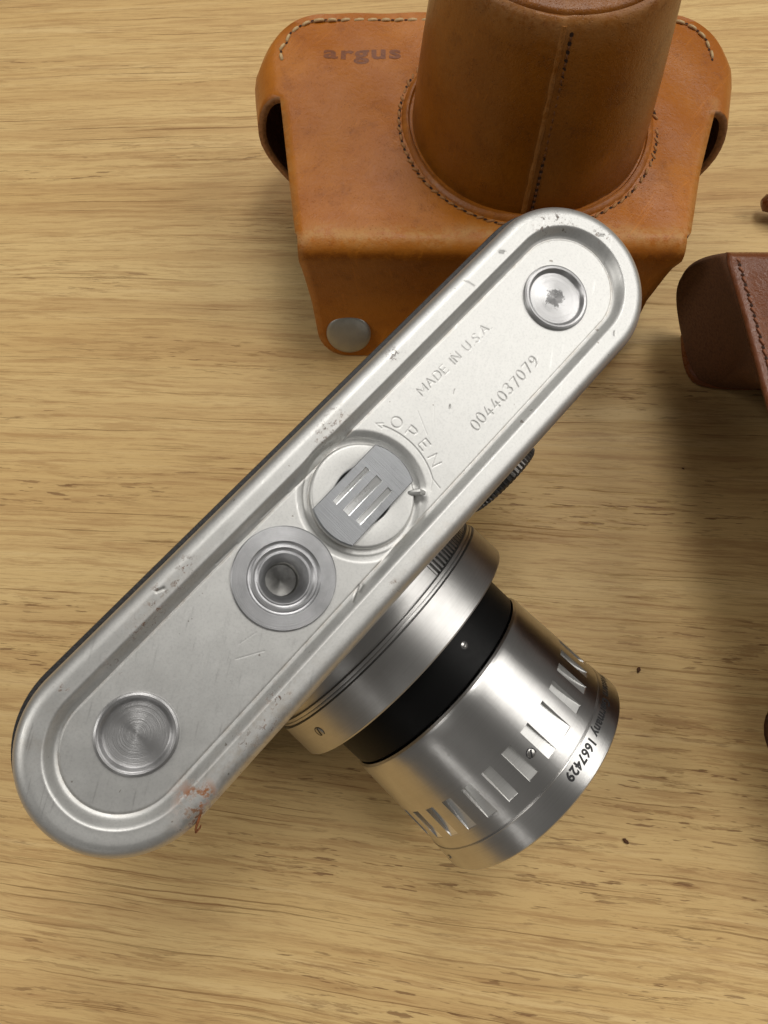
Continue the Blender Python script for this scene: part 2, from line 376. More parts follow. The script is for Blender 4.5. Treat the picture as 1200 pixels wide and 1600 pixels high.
for c, ang, dw in (('O', 18.5, .95), ('P', 6, 1), ('E', -6.5, 1), ('N', -19.5, 1)):
    a = R(ang); rad = 12.95; ux, uy = math.cos(a), math.sin(a); tx, ty = uy, -ux    # tops outward, reading clockwise
    for pl in G[c]:
        q = [(DC[0] + ux * (rad + 1.8 * py) + tx * 2.4 * (px - WD[c] / 2), DC[1] + uy * (rad + 1.8 * py) + ty * 2.4 * (px - WD[c] / 2)) for px, py in pl]
        for p0, p1 in zip(q, q[1:]): segs.append((*p0, *p1, .085, .095))
arc = [(DC[0] + 12.35 * math.cos(R(a)), DC[1] + 12.35 * math.sin(R(a))) for a in np.linspace(27, -32, 26)]
for p0, p1 in zip(arc, arc[1:]): segs.append((*p0, *p1, .085, .095))
for end, sgn in ((arc[-1], -1), (arc[0], 1)):
    a = R(-32 if sgn < 0 else 27); t_ = math.atan2(sgn * math.cos(a), -sgn * math.sin(a))
    tip = (end[0] + 1.3 * math.cos(t_), end[1] + 1.3 * math.sin(t_)) if sgn > 0 else end
    ln_ = 2.0 if sgn < 0 else 1.3
    for d in ((.42, -.42) if sgn < 0 else (.35, -.35)):
        s2 = 1 if sgn < 0 else -1
        segs.append((tip[0], tip[1], tip[0] + s2 * ln_ * math.cos(t_ + d), tip[1] + s2 * ln_ * math.sin(t_ + d), .08, .06))
# dents and scratches seen on the plate
for s_ in ((23.3, 1.2, 24.0, 1.6, .10, .10), (20.9, .0, 21.3, .3, .14, .16), (16.5, 3.6, 14.6, -.4, .05, .04), (19.8, 2.6, 16.9, .2, .05, .03), (39.2, 13.6, 39.8, 11.6, .10, .08),
           (48.1, 12.7, 48.6, 12.2, .28, .14), (52.7, -12.3, 53.3, -11.9, .15, .16), (-14.6, -10.2, -12.0, -9.2, .18, .2), (-12.6, -9.9, -11.6, -9.6, .3, .2),
           (-33.5, -2.8, -29.6, -5.2, .05, .04), (-31.5, -1.6, -28.4, -2.3, .04, .03), (65.2, 2.1, 65.8, 1.5, .22, .12), (-34.1, 12.9, -33.1, 12.5, .22, .14), (-25.0, 9.6, -20.5, 9.5, .12, .10), (-15.0, 9.6, -9.0, 9.4, .10, .08)):
    segs.append(s_)

# ---- the pressed bottom plate as one fine relief
step = 0.10
nx, ny = int(PL / step) + 5, int(PW / step) + 5
gx = (np.arange(nx) - (nx - 1) / 2) * step; gy = (np.arange(ny) - (ny - 1) / 2) * step
X, Y = np.meshgrid(gx, gy, indexing='ij')
ex = np.clip(X, -HX, HX); ddx = X - ex; rr = np.hypot(ddx, Y) + 1e-9
D = RO - rr                                                    # distance inside the outline
outm = D < 0
X = np.where(outm, ex + ddx / rr * RO, X); Y = np.where(outm, Y / rr * RO, Y); D = np.maximum(D, 0)
ER = 2.4
Z = np.where(D < ER, -(ER - np.sqrt(np.maximum(ER ** 2 - (ER - D) ** 2, 0))), 0.0)
Z += -0.10 * smooth(D, 2.2, 4.3)
Z += -1.55 * smooth(D, 4.15, 6.05)
Z += -0.12 * np.exp(-((D - 6.2) / 0.16) ** 2)
rho = np.hypot(X - DC[0], Y - DC[1])
SS = smooth(rho, 8.9, 11.3)
edge = -2.55 + .9 * SS + 1.9 * smooth(rho, 9.7, 10.9)
Zf = Z - .9 * (1 - SS) * (rho < 11.3)
kk = np.clip(.5 + .5 * (edge - Zf) / .4, 0, 1)
sm_ = edge * (1 - kk) + Zf * kk - .4 * kk * (1 - kk)
fade = 1 - smooth(rho, 10.6, 11.6)
Z = np.where(rho < 11.6, sm_ * fade + Z * (1 - fade), Z)
# little pressed-in stop beside the dial
nt = np.hypot(X - (DC[0] + 6.9), Y - (DC[1] - 6.6))
Z = Z + 0.9 * np.exp(-(nt / 0.9) ** 2) * (rho > 8.9)
groove = np.zeros_like(Z)
for x0, y0, x1, y1, hw, dep in segs:
    pad = hw * 3 + .2
    i0 = int((min(x0, x1) - pad - gx[0]) / step); i1 = int((max(x0, x1) + pad - gx[0]) / step) + 2
    j0 = int((min(y0, y1) - pad - gy[0]) / step); j1 = int((max(y0, y1) + pad - gy[0]) / step) + 2
    xs, ys = X[i0:i1, j0:j1], Y[i0:i1, j0:j1]
    dx, dy = x1 - x0, y1 - y0; L2 = dx * dx + dy * dy + 1e-9
    t = np.clip(((xs - x0) * dx + (ys - y0) * dy) / L2, 0, 1)
    d = np.hypot(xs - x0 - t * dx, ys - y0 - t * dy)
    k = np.exp(-(d / (hw * 1.05)) ** 2)
    groove[i0:i1, j0:j1] = np.maximum(groove[i0:i1, j0:j1], k * min(1, dep / .14))
    Z[i0:i1, j0:j1] -= 0
gdep = groove * 0.11
Z -= gdep
# slow unevenness of old sheet metal
Z += 0.02 * np.sin(X * .11 + 1.0) * np.sin(Y * .2 + .4) + 0.004 * np.sin(X * .9 + Y * .5)
wear = np.zeros_like(Z); rust = np.zeros_like(Z); stain = np.zeros_like(Z)
def blob(arr, x, y, r_, s=1.0, el=1.0): np.maximum(arr, s * np.exp(-(((X - x) / (r_ * el)) ** 2 + ((Y - y) / r_) ** 2)), out=arr)
for x, y, r_, s in ((-33.6, 12.7, 1.1, 1), (-36, 11.3, 1.3, 1), (-38.6, 10.6, 1.5, 1), (-40.8, 10.9, 1.0, .95), (-28.5, 12.5, 1.6, .9), (-45.9, 9.6, 1.3, .9), (-31, 11.6, 1.2, .9), (-33.3, -11.5, 2.0, .95),
                   (-36.3, -13.1, 1.6, 1), (-37.6, -13.7, 1.5, .95), (-41, -12.8, 2.0, .85), (5.2, 11.8, 1.8, .93), (3.1, 12, 1.5, .95), (1, 11.4, 1.6, .88), (61.2, 9.8, 1.2, .9), (62.7, 7.8, 1.2, .9), (58.4, 10.6, 1.6, .9),
                   (65.5, 1.8, 1.4, .9), (-8.1, -13, .6, 1), (-8.8, -14.2, .6, 1), (-53, 12.5, 1.0, .8), (20, 12.8, 1.4, .8)): blob(wear, x, y, r_, s)
blob(rust, -51.9, -12.4, 2.4, 1.3); blob(rust, -53.6, -14.4, 2.0, 1.5); blob(rust, -50.2, -13.2, 1.6, 1.2); blob(rust, -52.6, -13.5, 1.2, 1.6)
for x, y, r_, s, el in ((-40, -13.2, 2.6, .9, 5), (-52, -13.2, 2.4, .8, 3), (-34, 12.0, 1.8, .5, 5), (4, 11.6, 1.6, .45, 3), (-60, 10, 3, .35, 2), (0, -13.6, 1.6, .4, 8)): blob(stain, x, y, r_, s, el)
np.maximum(stain, .75 * np.exp(-((D - 6.2) / .28) ** 2), out=stain); np.maximum(stain, .6 * np.exp(-((rho - 8.85) / .2) ** 2), out=stain)
vid = np.arange(nx * ny).reshape(nx, ny)
ins = ~outm
keep = ins[:-1, :-1] | ins[1:, :-1] | ins[:-1, 1:] | ins[1:, 1:]
# cut the holes that the fittings sit in
def cell(a): return (a[:-1, :-1] + a[1:, 1:]) / 2
cxm, cym = cell(X), cell(Y)
keep &= ~(np.hypot(cxm - DC[0], cym - DC[1]) < 8.6)
keep &= ~(np.hypot(cxm + 50.9, cym - .25) < 5.6) & ~(np.hypot(cxm - 50.5, cym + .05) < 5.6) & ~(np.hypot(cxm + 19.4, cym - .4) < 8.0)
quads = np.stack([vid[:-1, :-1][keep], vid[1:, :-1][keep], vid[1:, 1:][keep], vid[:-1, 1:][keep]], 1)
used = np.zeros(nx * ny, bool); used[quads.ravel()] = True
remap = np.cumsum(used) - 1
P = np.stack([X.ravel(), Y.ravel(), Z.ravel()], 1)[used]
sv, sf = stad_loft([(0.0, -ER), (0.0, -3.4), (-.15, -4.6), (-.5, -4.7)][::-1])
nb = len(P)
me = bpy.data.meshes.new('bottom_plate')
allv = np.concatenate([P, np.array(sv)]) * MM
allf = np.concatenate([remap[quads], np.array(sf) + nb])
me.vertices.add(len(allv)); me.vertices.foreach_set('co', allv.ravel())
me.loops.add(allf.size); me.loops.foreach_set('vertex_index', allf.ravel().astype(np.int32))
me.polygons.add(len(allf)); me.polygons.foreach_set('loop_start', np.arange(0, allf.size, 4, dtype=np.int32))
me.polygons.foreach_set('use_smooth', np.ones(len(allf), bool))
me.materials.append(M['plate']); me.update(calc_edges=True); me.validate()
bp = bpy.data.objects.new('bottom_plate', me); COL.objects.link(bp); bp.parent = root; bp.matrix_local = BL
z0 = np.zeros(len(sv))
for nm, arr in (('groove', groove), ('wear', wear), ('rust', rust), ('stain', stain)): fattr(bp, nm, np.concatenate([arr.ravel()[used], z0]))
bp['label'] = 'satin silver bottom plate stamped MADE IN U.S.A. and 0044037079'

# ---- body under the plate
BH = 83.4
v, f = stad_loft([(-.6, -BH), (-.2, -BH + .5), (-.2, -BH + 13), (-.9, -BH + 13.2)][::1], cap_lo=True)
part('top_cover', v, f, M['plate'])
v, f = stad_loft([(-.35, -BH + 13.2), (.1, -BH + 13.6), (.35, -40), (.35, -5.2), (.2, -4.6), (-.6, -4.5)])
v = [(x - .1, y + .68, z) for x, y, z in v]; hide = part('body_covering', v, f, M['black_hide'])
hide['label'] = 'black leatherette body side showing as a thin dark edge'

# ---- round buttons at the ends
def button(org, worn):
    prof = [(6.15, -.3), (6.15, .25), (6.0, .55), (5.7, .72), (5.35, .66), (5.05, .35), (4.9, .0), (4.75, -.12), (4.5, -.16), (3.0, -.10), (1.5, -.08), (.25, -.06), (.02, -.06)]
    v, f = lathe_z(0, 0, prof, 96)
    o = part_at('round_button', v, f, M['button'], org, sharp=28)
    if worn: o.data.materials[0] = M['button_worn']; o['label'] = 'round button with a grey worn smudge at its centre'
    return o
button((-50.9, .25, -1.62), False); button((50.5, -.05, -1.62), True)

# ---- tripod socket
prof = [(8.35, -.2), (8.35, .30), (8.15, .48), (5.9, .50), (5.7, .30), (5.45, .22), (5.25, .36), (4.9, .40), (4.6, .16), (4.35, .08), (4.15, .22), (3.95, .22), (3.55, -.3), (3.2, -1.2), (2.95, -2.2), (2.75, -3.2)]
v, f = lathe_z(0, 0, prof, 96); so = part_at('tripod_socket', v, f, M['socket'], (-19.4, .4, -1.65), sharp=18)
hv = []; npr = 22
for k in range(npr): hv += [(2.95 - .012 * k + (.16 if k % 2 else 0), -2.2 - .35 * k)]
prof = [(2.75, -3.2)] + [(2.72 + (.16 if k % 2 else -.02), -3.2 - .22 * k) for k in range(1, 16)] + [(2.6, -6.9), (1.2, -7.5), (.02, -7.9)]
v, f = lathe_z(0, 0, prof, 64); mesh_obj('threaded_hole', v, f, M['knurl'], so, sharp=30)

# ---- opening dial with its flat key
DZ = -1.62
prof = [(4.55, -1.2), (4.6, -.2), (4.75, -.02), (5.0, .03), (8.2, .08), (8.5, .05), (8.72, -.15), (8.8, -.5), (8.8, -1.6)]
v, f = lathe_z(0, 0, prof[::-1], 128)
di = part_at('opening_dial', v, f, M['plate'], (*DC, DZ), sharp=40)
v, f = lathe_z(0, 0, [(5.5, -1.25), (.02, -1.3)], 48); part_at('dial_well', v, f, M['black'], (*DC, DZ))
# the key: a flat bar whose ends follow the dial, with three recessed slots
def key_bar():
    hw, rad, top, th = 4.25, 8.5, 1.05, 1.0
    ys = [-hw, -3.0, -1.95, -.65, .75, 2.05, 2.95, hw]; slot = {1: (-4.1, 3.7), 3: (-4.3, 3.8), 5: (-4.4, 3.6)}
    def xe(y): return math.sqrt(rad * rad - y * y)
    v, f, mi = [], [], []
    def quad(a, b, c, d, m=0):
        n = len(v); v.extend([a, b, c, d]); f.append((n, n + 1, n + 2, n + 3)); mi.append(m)
    for i in range(len(ys) - 1):
        ya, yb = ys[i], ys[i + 1]
        if i in slot:
            xa, xb = slot[i]
            sub = np.linspace(ya, yb, 5)
            for k in range(4):
                s0, s1 = sub[k], sub[k + 1]
                quad((-xe(s0), s0, top), (xa, s0, top), (xa, s1, top), (-xe(s1), s1, top))
                quad((xb, s0, top), (xe(s0), s0, top), (xe(s1), s1, top), (xb, s1, top))
            dp = .75; ns = 10
            xs = np.linspace(xa, xb, ns + 1); zz = [top - dp * (.35 + .65 * math.sin(math.pi * min(1, (k / ns) * .62 + .38))) for k in range(ns + 1)]
            for k in range(ns): quad((xs[k], ya + .1, zz[k]), (xs[k + 1], ya + .1, zz[k + 1]), (xs[k + 1], yb - .1, zz[k + 1]), (xs[k], yb - .1, zz[k]), 1)
            for k in range(ns):
                quad((xs[k], ya, top), (xs[k + 1], ya, top), (xs[k + 1], ya + .1, zz[k + 1]), (xs[k], ya + .1, zz[k]), 1)
                quad((xs[k], yb - .1, zz[k]), (xs[k + 1], yb - .1, zz[k + 1]), (xs[k + 1], yb, top), (xs[k], yb, top), 1)
            quad((xa, ya, top), (xa, ya + .1, zz[0]), (xa, yb - .1, zz[0]), (xa, yb, top), 1)
            quad((xb, yb, top), (xb, yb - .1, zz[-1]), (xb, ya + .1, zz[-1]), (xb, ya, top), 1)
        else:
            sub = np.linspace(ya, yb, 5)
            for k in range(4):
                s0, s1 = sub[k], sub[k + 1]
                quad((-xe(s0), s0, top), (xe(s0), s0, top), (xe(s1), s1, top), (-xe(s1), s1, top))
    out = [(xe(y), y) for y in np.linspace(-hw, hw, 33)] + [(-xe(y), y) for y in np.linspace(hw, -hw, 33)]
    out2 = [(x * 1.018, y * 1.03) for x, y in out]; n = len(out)
    for k in range(n):
        a, b = out[k], out[(k + 1) % n]; a2, b2 = out2[k], out2[(k + 1) % n]
        quad((*b, top), (*a, top), (*a2, top - .15), (*b2, top - .15)); quad((*b2, top - .15), (*a2, top - .15), (*a2, top - th), (*b2, top - th))
    return v, f, mi
v, f, mi = key_bar()
kb = part_at('dial_key', v, f, [M['key'], M['keyslot']], (DC[0], DC[1], DZ), smooth=False, idx=mi)
bmm = bmesh.new(); bmm.from_mesh(kb.data); bmesh.ops.remove_doubles(bmm, verts=bmm.verts, dist=2e-6); bmm.to_mesh(kb.data); bmm.free()
kb['label'] = 'brushed grey key bar with three bright slots'
# small spring stop at the dial's edge
v, f = tube([(5.6, -5.0, -.4), (6.3, -5.7, .25), (7.0, -6.3, .35), (7.6, -7.0, -.2), (7.4, -7.6, -.9)], [.35, .5, .62, .5, .4], 8)
part_at('spring_catch', v, f, M['plate'], (*DC, DZ))

# ---- focusing wheel peeping out under the front edge
def gear(cx, cy, r_, z0, z1, teeth, dep):
    n = teeth * 4; v = []
    for z, k in ((z0, .93), (z0 + .5, 1), (z1 - .5, 1), (z1, .93)):
        for i in range(n):
            q = r_ * k - (dep if i % 4 in (2, 3) else 0); a = 2 * math.pi * i / n; v.append((cx + q * math.cos(a), cy + q * math.sin(a), z))
    f = grid_faces(4, n, True); f += [tuple(range(n))[::-1], tuple(range(3 * n, 4 * n))]
    return v, f
v, f = gear(0, 0, 9.0, -4.0, 0, 52, .5)
WM = BL @ Matrix.Translation((.0265, -.0147, -.0222)) @ Matrix.Rotation(R(90), 4, 'X')
for k in range(len(v)): v[k] = (v[k][0], v[k][1], v[k][2] + 4.0)
mesh_obj('focus_wheel', v, f, M['wheel'], root, sharp=20, matrix=WM)

# ================================================================= the lens
def smooth_teeth(b, a):
    d = math.degrees(a) % 360
    if 22 < d < 82 and 16.25 < b < 20.25: return -.6 if (d / 2.4) % 1 > .55 else .1
    return 0
bs = [15.0, 16.2, 16.3, 18.2, 20.2, 20.3]
v, f = lathe_lens([(b, 27.6) for b in bs], 1308, smooth_teeth)
part('lens_mount', v, f, M['alu_ring'], sharp=25)
v, f = lathe_lens([(20.2, 24), (20.2, 28.0), (20.35, 28.3), (20.8, 28.35), (21.0, 28.3), (21.1, 27.6), (21.5, 27.6), (21.6, 28.6), (21.8, 28.85), (29.1, 28.95), (29.4, 28.75), (29.5, 28.3), (29.5, 22.5)][::1], 200)
mr = part('mount_ring', v, f, M['alu_ring'], sharp=30)
v, f = lathe_lens([(20.95, 28.3), (21.0, 28.45), (21.25, 28.55), (21.5, 28.5), (21.55, 28.3)], 200); part('ring_groove', v, f, M['alu_ring'])
v, f = lathe_lens([(29.3, 23.3), (38.2, 23.3), (38.5, 23.1), (38.7, 22.5)], 200); br = part('black_ring', v, f, M['black'], sharp=30)
br['label'] = 'glossy black enamelled lens ring'
def rbar(b): return interp(b, [38.9, 39.3, 39.9, 61.7, 62.0], [23.3, 23.75, 23.95, 25.05, 25.05])
NS = 29; sa = 360 / NS; S0 = 3.0; HWD = 2.65
angs = []
for k in range(NS):
    c0 = S0 + k * sa
    angs += [c0 - HWD - .12, c0 - HWD + .06, c0 - HWD / 2, c0, c0 + HWD / 2, c0 + HWD - .06, c0 + HWD + .12] + list(np.linspace(c0 + HWD + .12, c0 + sa - HWD - .12, 6)[1:-1])
B0, B1 = 51.6, 58.8
blist = [38.9, 39.1, 39.3, 39.6, 39.9, 42, 44, 46, 48, 50, B0 - .06, B0 + .06] + list(np.linspace(B0 + .06, B1 - .06, 11)[1:-1]) + [B1 - .06, B1 + .06, 60, 61.4, 61.7, 61.85, 62.0]
def indent(b, k7):
    if not (B0 < b < B1) or k7 not in (1, 2, 3, 4, 5): return 0
    t = (b - (B0 + B1) / 2) / ((B1 - B0) / 2)
    u = (b - B0) / (B1 - B0); return .10 + .95 * (1 - u * u)
v = []; na = len(angs); per = na // NS
for b in blist:
    for j, a in enumerate(angs):
        k7 = j % per; rr_ = rbar(b)
        if b > 61.8: rr_ -= .12
        d_ = indent(b, k7)
        if d_:
            off = R((k7 - 3) * HWD / 2 if k7 in (2, 3, 4) else ((-HWD + .06) if k7 == 1 else (HWD - .06)))
            rr_ = (rbar(b) - d_) / math.cos(off)
        v.append(lens_pt(b, rr_, R(a)))
f = grid_faces(len(blist), na, True)
mi = []
for i in range(len(blist) - 1):
    for j in range(na): mi.append(1 if (B0 < (blist[i] + blist[i + 1]) / 2 < B1 and j % per in (1, 2, 3, 4)) else 0)
bar = part('lens_barrel', v, f, [M['alu'], M['flat']], sharp=22, idx=mi)
bar['label'] = 'turned silver lens barrel with a row of milled grip slots'
v, f = lathe_lens([(61.95, 24.9), (62.0, 25.18), (62.14, 25.24), (62.26, 25.16), (66.8, 25.72), (67.4, 25.7), (67.75, 25.4), (67.8, 24.9), (67.5, 24.2), (66, 23.4), (61, 21.5), (60.9, 20.0)], 200)
rim = part('front_rim', v, f, M['alu'], sharp=35)
v, f = lathe_lens([(60.6, 21), (61.2, 19.5), (61.2, 18.6), (58.0, 17.6)], 96); part('retaining_ring', v, f, M['black'])
v, f = lathe_lens([(58.2, 17.8), (58.9, 14), (59.5, 9), (59.9, 4), (60, .02)], 96); part('front_glass', v, f, M['glass'])
# screws
def screw(parent, b, deg, r0, rs, rot):
    a = R(deg); n = Vector((math.sin(a), 0, math.cos(a))); y = Vector((0, -1, 0)); x = y.cross(n)
    c = Vector(lens_pt(b, r0, a)); v, f = [], []
    prof = [(rs, -.25), (rs, .02), (rs * .85, .10), (.02, .12)]
    for r_, z in prof: v += [tuple(c + x * r_ * math.cos(k * math.pi / 10) + y * r_ * math.sin(k * math.pi / 10) + n * z) for k in range(20)]
    f = grid_faces(4, 20, True); s_ = mesh_obj('screw', v, f, M['screw'], parent, sharp=40)
    d = x * math.cos(rot) + y * math.sin(rot); e_ = n.cross(d)
    q = [tuple(c + d * sx * rs * .92 + e_ * sy * rs * .2 + n * .135) for sx, sy in ((-1, -1), (1, -1), (1, 1), (-1, 1))]
    mesh_obj('screw_slot', q, [(0, 1, 2, 3)], M['ink'], s_, smooth=False)
    # dark clearance ring round the head
    vv = [tuple(c + (x * math.cos(k * math.pi / 10) + y * math.sin(k * math.pi / 10)) * r_ + n * z) for r_, z in ((rs * 1.22, .015), (rs * .98, .02)) for k in range(20)]
    mesh_obj('screw_recess', vv, grid_faces(2, 20, True), M['ink'], s_)
screw(bar, 55.6, -3.1, rbar(55.6), .85, .9); screw(br, 33.3, 12.4, 23.3, .65, .3); screw(mr, 25.0, -58, 28.88, .95, 1.3)
screw(rim, 64.6, -80.5, 25.44, .6, .5)
# lettering round the front rim
def text_mesh(txt, size, offset=0.0, shear=0.0, spacing=1.0):
    cu = bpy.data.curves.new('lettering', 'FONT'); cu.body = txt; cu.size = size; cu.offset = offset; cu.shear = shear; cu.space_character = spacing
    cu.resolution_u = 4; o = bpy.data.objects.new('lettering_tmp', cu); COL.objects.link(o)
    dg = bpy.context.evaluated_depsgraph_get(); me = bpy.data.meshes.new_from_object(o.evaluated_get(dg))
    vs = [tuple(q.co) for q in me.vertices]; fs = [tuple(p.vertices) for p in me.polygons]
    bpy.data.objects.remove(o); bpy.data.curves.remove(cu); bpy.data.meshes.remove(me)
    return vs, fs
vs, fs = text_mesh('Western Germany 1667429', 2.6, 0.10, 0.0, 1.06)
xm = max(q[0] for q in vs)
v = []
for x, y, z in vs:
    th = R(-.5) + (xm - x) / 25.4; b = 63.05 + y
    v.append(lens_pt(b, interp(b, [62.3, 66.8], [25.15, 25.72]) + .02, th))
lt = mesh_obj('engraved_lettering', v, fs, M['ink'], rim, smooth=False); lt['label'] = 'black lettering reading Germany 1667429'
# curl of rusty fibre hanging off the plate's edge
v, f = tube([(-53.0, -14.6, -.9), (-54.2, -15.3, -1.3), (-55.2, -15.9, -1.9), (-55.6, -16.3, -2.6), (-54.9, -16.4, -3.2), (-54.4, -16.2, -3.0)], [.28, .22, .16, .16, .14, .08], 6)
part('rust_fibre', v, f, M['rustfibre'])

# ================================================================= tan leather case
case = empty('leather_case', (32, 160, 0), 'tan leather camera case with a tall lens cone, stamped argus', 'camera case')
CO = np.array([32., 160., 0.])
def cpart(name, v, f, mat, parent=case, **kw):
    return mesh_obj(name, [tuple(np.array(p) - CO) for p in v], f, mat, parent, **kw)
FZ = 45.0
YL = [118, 123, 146, 171, 184, 188]; XL = [-20.7, -21.4, -24.4, -27.6, -29.3, -29.6]
YR = [118, 121, 146, 166, 181, 186]; XR = [73.4, 74.2, 80.6, 87.2, 90.6, 91.0]
YF = 201.0; CRr = 13.0
def edge_x(y, left):
    x = interp(y, YL, XL) if left else interp(y, YR, XR)
    if y > YF - CRr:
        d = CRr - math.sqrt(max(CRr ** 2 - (y - (YF - CRr)) ** 2, 0)); x += d if left else -d
    return x
wing = [(0, 0), (-1.6, -.35), (-3.2, -1.3), (-4.8, -3.0), (-6.2, -5.8), (-7.2, -9.5), (-7.6, -13), (-7.4, -16.5), (-6.5, -20), (-4.9, -24), (-2.2, -29), (1.2, -34.5), (4.5, -39.5), (7, -44.9)]
NW = len(wing) - 1; NF = 44
rows = []   # (y, z, tilt) centre-line of the sheet
ys_face = list(np.linspace(127.5, 165, 20)) + [166.0] + list(np.linspace(166.6, 171, 4)) + list(np.linspace(173, 186, 8)) + list(YF - CRr + CRr * np.sin(np.linspace(.12, math.pi / 2, 12)))
for y in ys_face[::-1]: rows.append(('face', y, FZ))
fr = 5.0
for k in range(1, 9): a = math.pi / 2 * k / 8; rows.append(('fold', 127.5 - fr * math.sin(a), FZ - fr + fr * math.cos(a)))
for z in list(np.linspace(36, 8, 8)) + [6.5, 5, 3.5, 2.2, 1.2, .4, .02]: rows.append(('wall', interp(z, [0, 8, 20, 34, 40], [119.4, 122.3, 124.6, 123.6, 122.5]), z))
v, f, wr_, dk_ = [], [], [], []
ncol = 2 * NW + NF + 1
def unev(x, y): return .35 * math.sin(x * .11 + 1) * math.sin(y * .13) + .22 * math.sin(x * .31 + y * .21)
ring_c = (37.5, 162.5)
present = []
for kind, y, z in rows:
    if kind == 'wall':
        xl = interp(z, [0, 40], [-18.6, -21.2]); xr = interp(z, [0, 40], [71.0, 74.0])
        if z < 8: d = 8 - math.sqrt(max(64 - (8 - z) ** 2, 0)); xl += d; xr -= d
    elif kind == 'fold': xl, xr = edge_x(122.5, True), edge_x(122.5, False)
    else: xl, xr = edge_x(y, True), edge_x(y, False)
    kb_ = 1.0
    if y > 184: kb_ = max(.06, 1 - (y - 184) / 17.0)
    pl, pr = kind == 'face' and y >= 170.9, kind == 'face' and y >= 165.9
    present.append((pl, pr))
    for q in range(NW, 0, -1):
        dx, dz = wing[q]; v.append((xl + dx * kb_, y, max(z + dz, .02) if pl else z)); wr_.append(0); dk_.append(0)
    for q in range(NF + 1):
        s = q / NF; x = xl + (xr - xl) * s; zz, yy = z, y
        if kind == 'face': zz += unev(x, y) * min(1, min(x - xl, xr - x) / 10 + .15) - .5 * max(0, 1 - (min(x - xl, xr - x)) / 3.5) * (not (pl or pr))
        elif kind == 'wall': yy += .25 * math.sin(x * .12) * min(1, z / 10)
        # pulled-up leather round the lens opening
        if kind == 'face':
            rr_ = math.hypot(x - ring_c[0], y - ring_c[1]); zz += .3 * math.exp(-((rr_ - 30.8) / 1.5) ** 2) - .35 * math.exp(-((rr_ - 33.9) / .9) ** 2)
        v.append((x, yy, zz))
        wv = math.exp(-((y - 126.8 - .5 * math.sin(x * .35)) / 2.3) ** 2) * (z > 43.2) + .55 * max(0, 1 - min(x - xl, xr - x) / 1.6) * (y < 170)
        wr_.append(min(1, wv)); dk_.append(.9 * math.exp(-((z - 41.5) / 1.2) ** 2) * (kind != 'face'))
    for q in range(1, NW + 1):
        dx, dz = wing[q]; v.append((xr - dx * kb_ * .9, y, max(z + dz, .02) if pr else z)); wr_.append(0); dk_.append(0)
for i in range(len(rows) - 1):
    for j in range(ncol - 1):
        if j < NW and not (present[i][0] and present[i + 1][0]): continue
        if j >= NW + NF and not (present[i][1] and present[i + 1][1]): continue
        f.append((i * ncol + j, i * ncol + ncol * 1 + j, i * ncol + ncol + j + 1, i * ncol + j + 1))
# far wall
n0 = len(v)
for z in (44.6, 43, 38, 25, 10, .02):
    for q in range(NF + 1):
        s = q / NF; xl, xr = edge_x(YF, True), edge_x(YF, False)
        v.append((xl + (xr - xl) * s, YF + .9 * (1 - (z / 44.6) ** 8) + .02, z)); wr_.append(0); dk_.append(0)
for i in range(5):
    for j in range(NF): f.append((n0 + i * (NF + 1) + j, n0 + i * (NF + 1) + j + 1, n0 + (i + 1) * (NF + 1) + j + 1, n0 + (i + 1) * (NF + 1) + j))
for j in range(NF): f.append((NW + j, NW + j + 1, n0 + j + 1, n0 + j))
usedv = sorted({k for q in f for k in q}); mp = {k: i for i, k in enumerate(usedv)}
v = [v[k] for k in usedv]; wr_ = [wr_[k] for k in usedv]; dk_ = [dk_[k] for k in usedv]; f = [tuple(mp[k] for k in q) for q in f]
front = cpart('front_panel', v, f, [M['tan'], M['suede'], M['raw']], sharp=60)
fattr(front, 'wear', wr_); fattr(front, 'dark_tone', dk_)
sm = front.modifiers.new('thickness', 'SOLIDIFY'); sm.thickness = 2.1 * MM; sm.offset = -1; sm.material_offset = 1; sm.material_offset_rim = 2; sm.use_even_offset = False

# lens cone
v = []; lipn = 120
for dr, dz in ((-.6, -1), (-.75, .3), (-.4, .75), (.1, .8), (.7, .45), (1.3, -.2), (1.5, -1)):
    for k in range(lipn):
        a = 2 * math.pi * k / lipn; r_ = 31.6 + dr + .12 * math.sin(5 * a); x, y = ring_c[0] + r_ * math.cos(a), ring_c[1] + r_ * math.sin(a)
        v.append((x, y, FZ + unev(x, y) + dz + .1 + .12 * math.sin(3 * a)))
lip = cpart('opening_lip', v, grid_faces(7, lipn, True, True), M['tan'], front); fattr(lip, 'wear', np.full(len(v), .15)); fattr(lip, 'dark_tone', np.full(len(v), .55))
CB, CT = (37.5, 162.5), (37.8, 164.6)
prof = [(30.2, 44.2), (30.1, 46), (29.6, 55), (28.8, 65), (27.7, 76), (26.6, 85), (26.1, 89.6), (25.7, 91.0), (25.1, 91.9), (24.5, 92.1), (24.0, 91.6), (23.75, 89.9), (23.3, 89.8), (22.9, 91.4), (22.2, 91.8), (18, 91.6), (8, 91.3), (.05, 91.2)]
seg = 128; v = []; wv = []; gv = []
SA = R(-95)                                                    # the seam faces the viewer
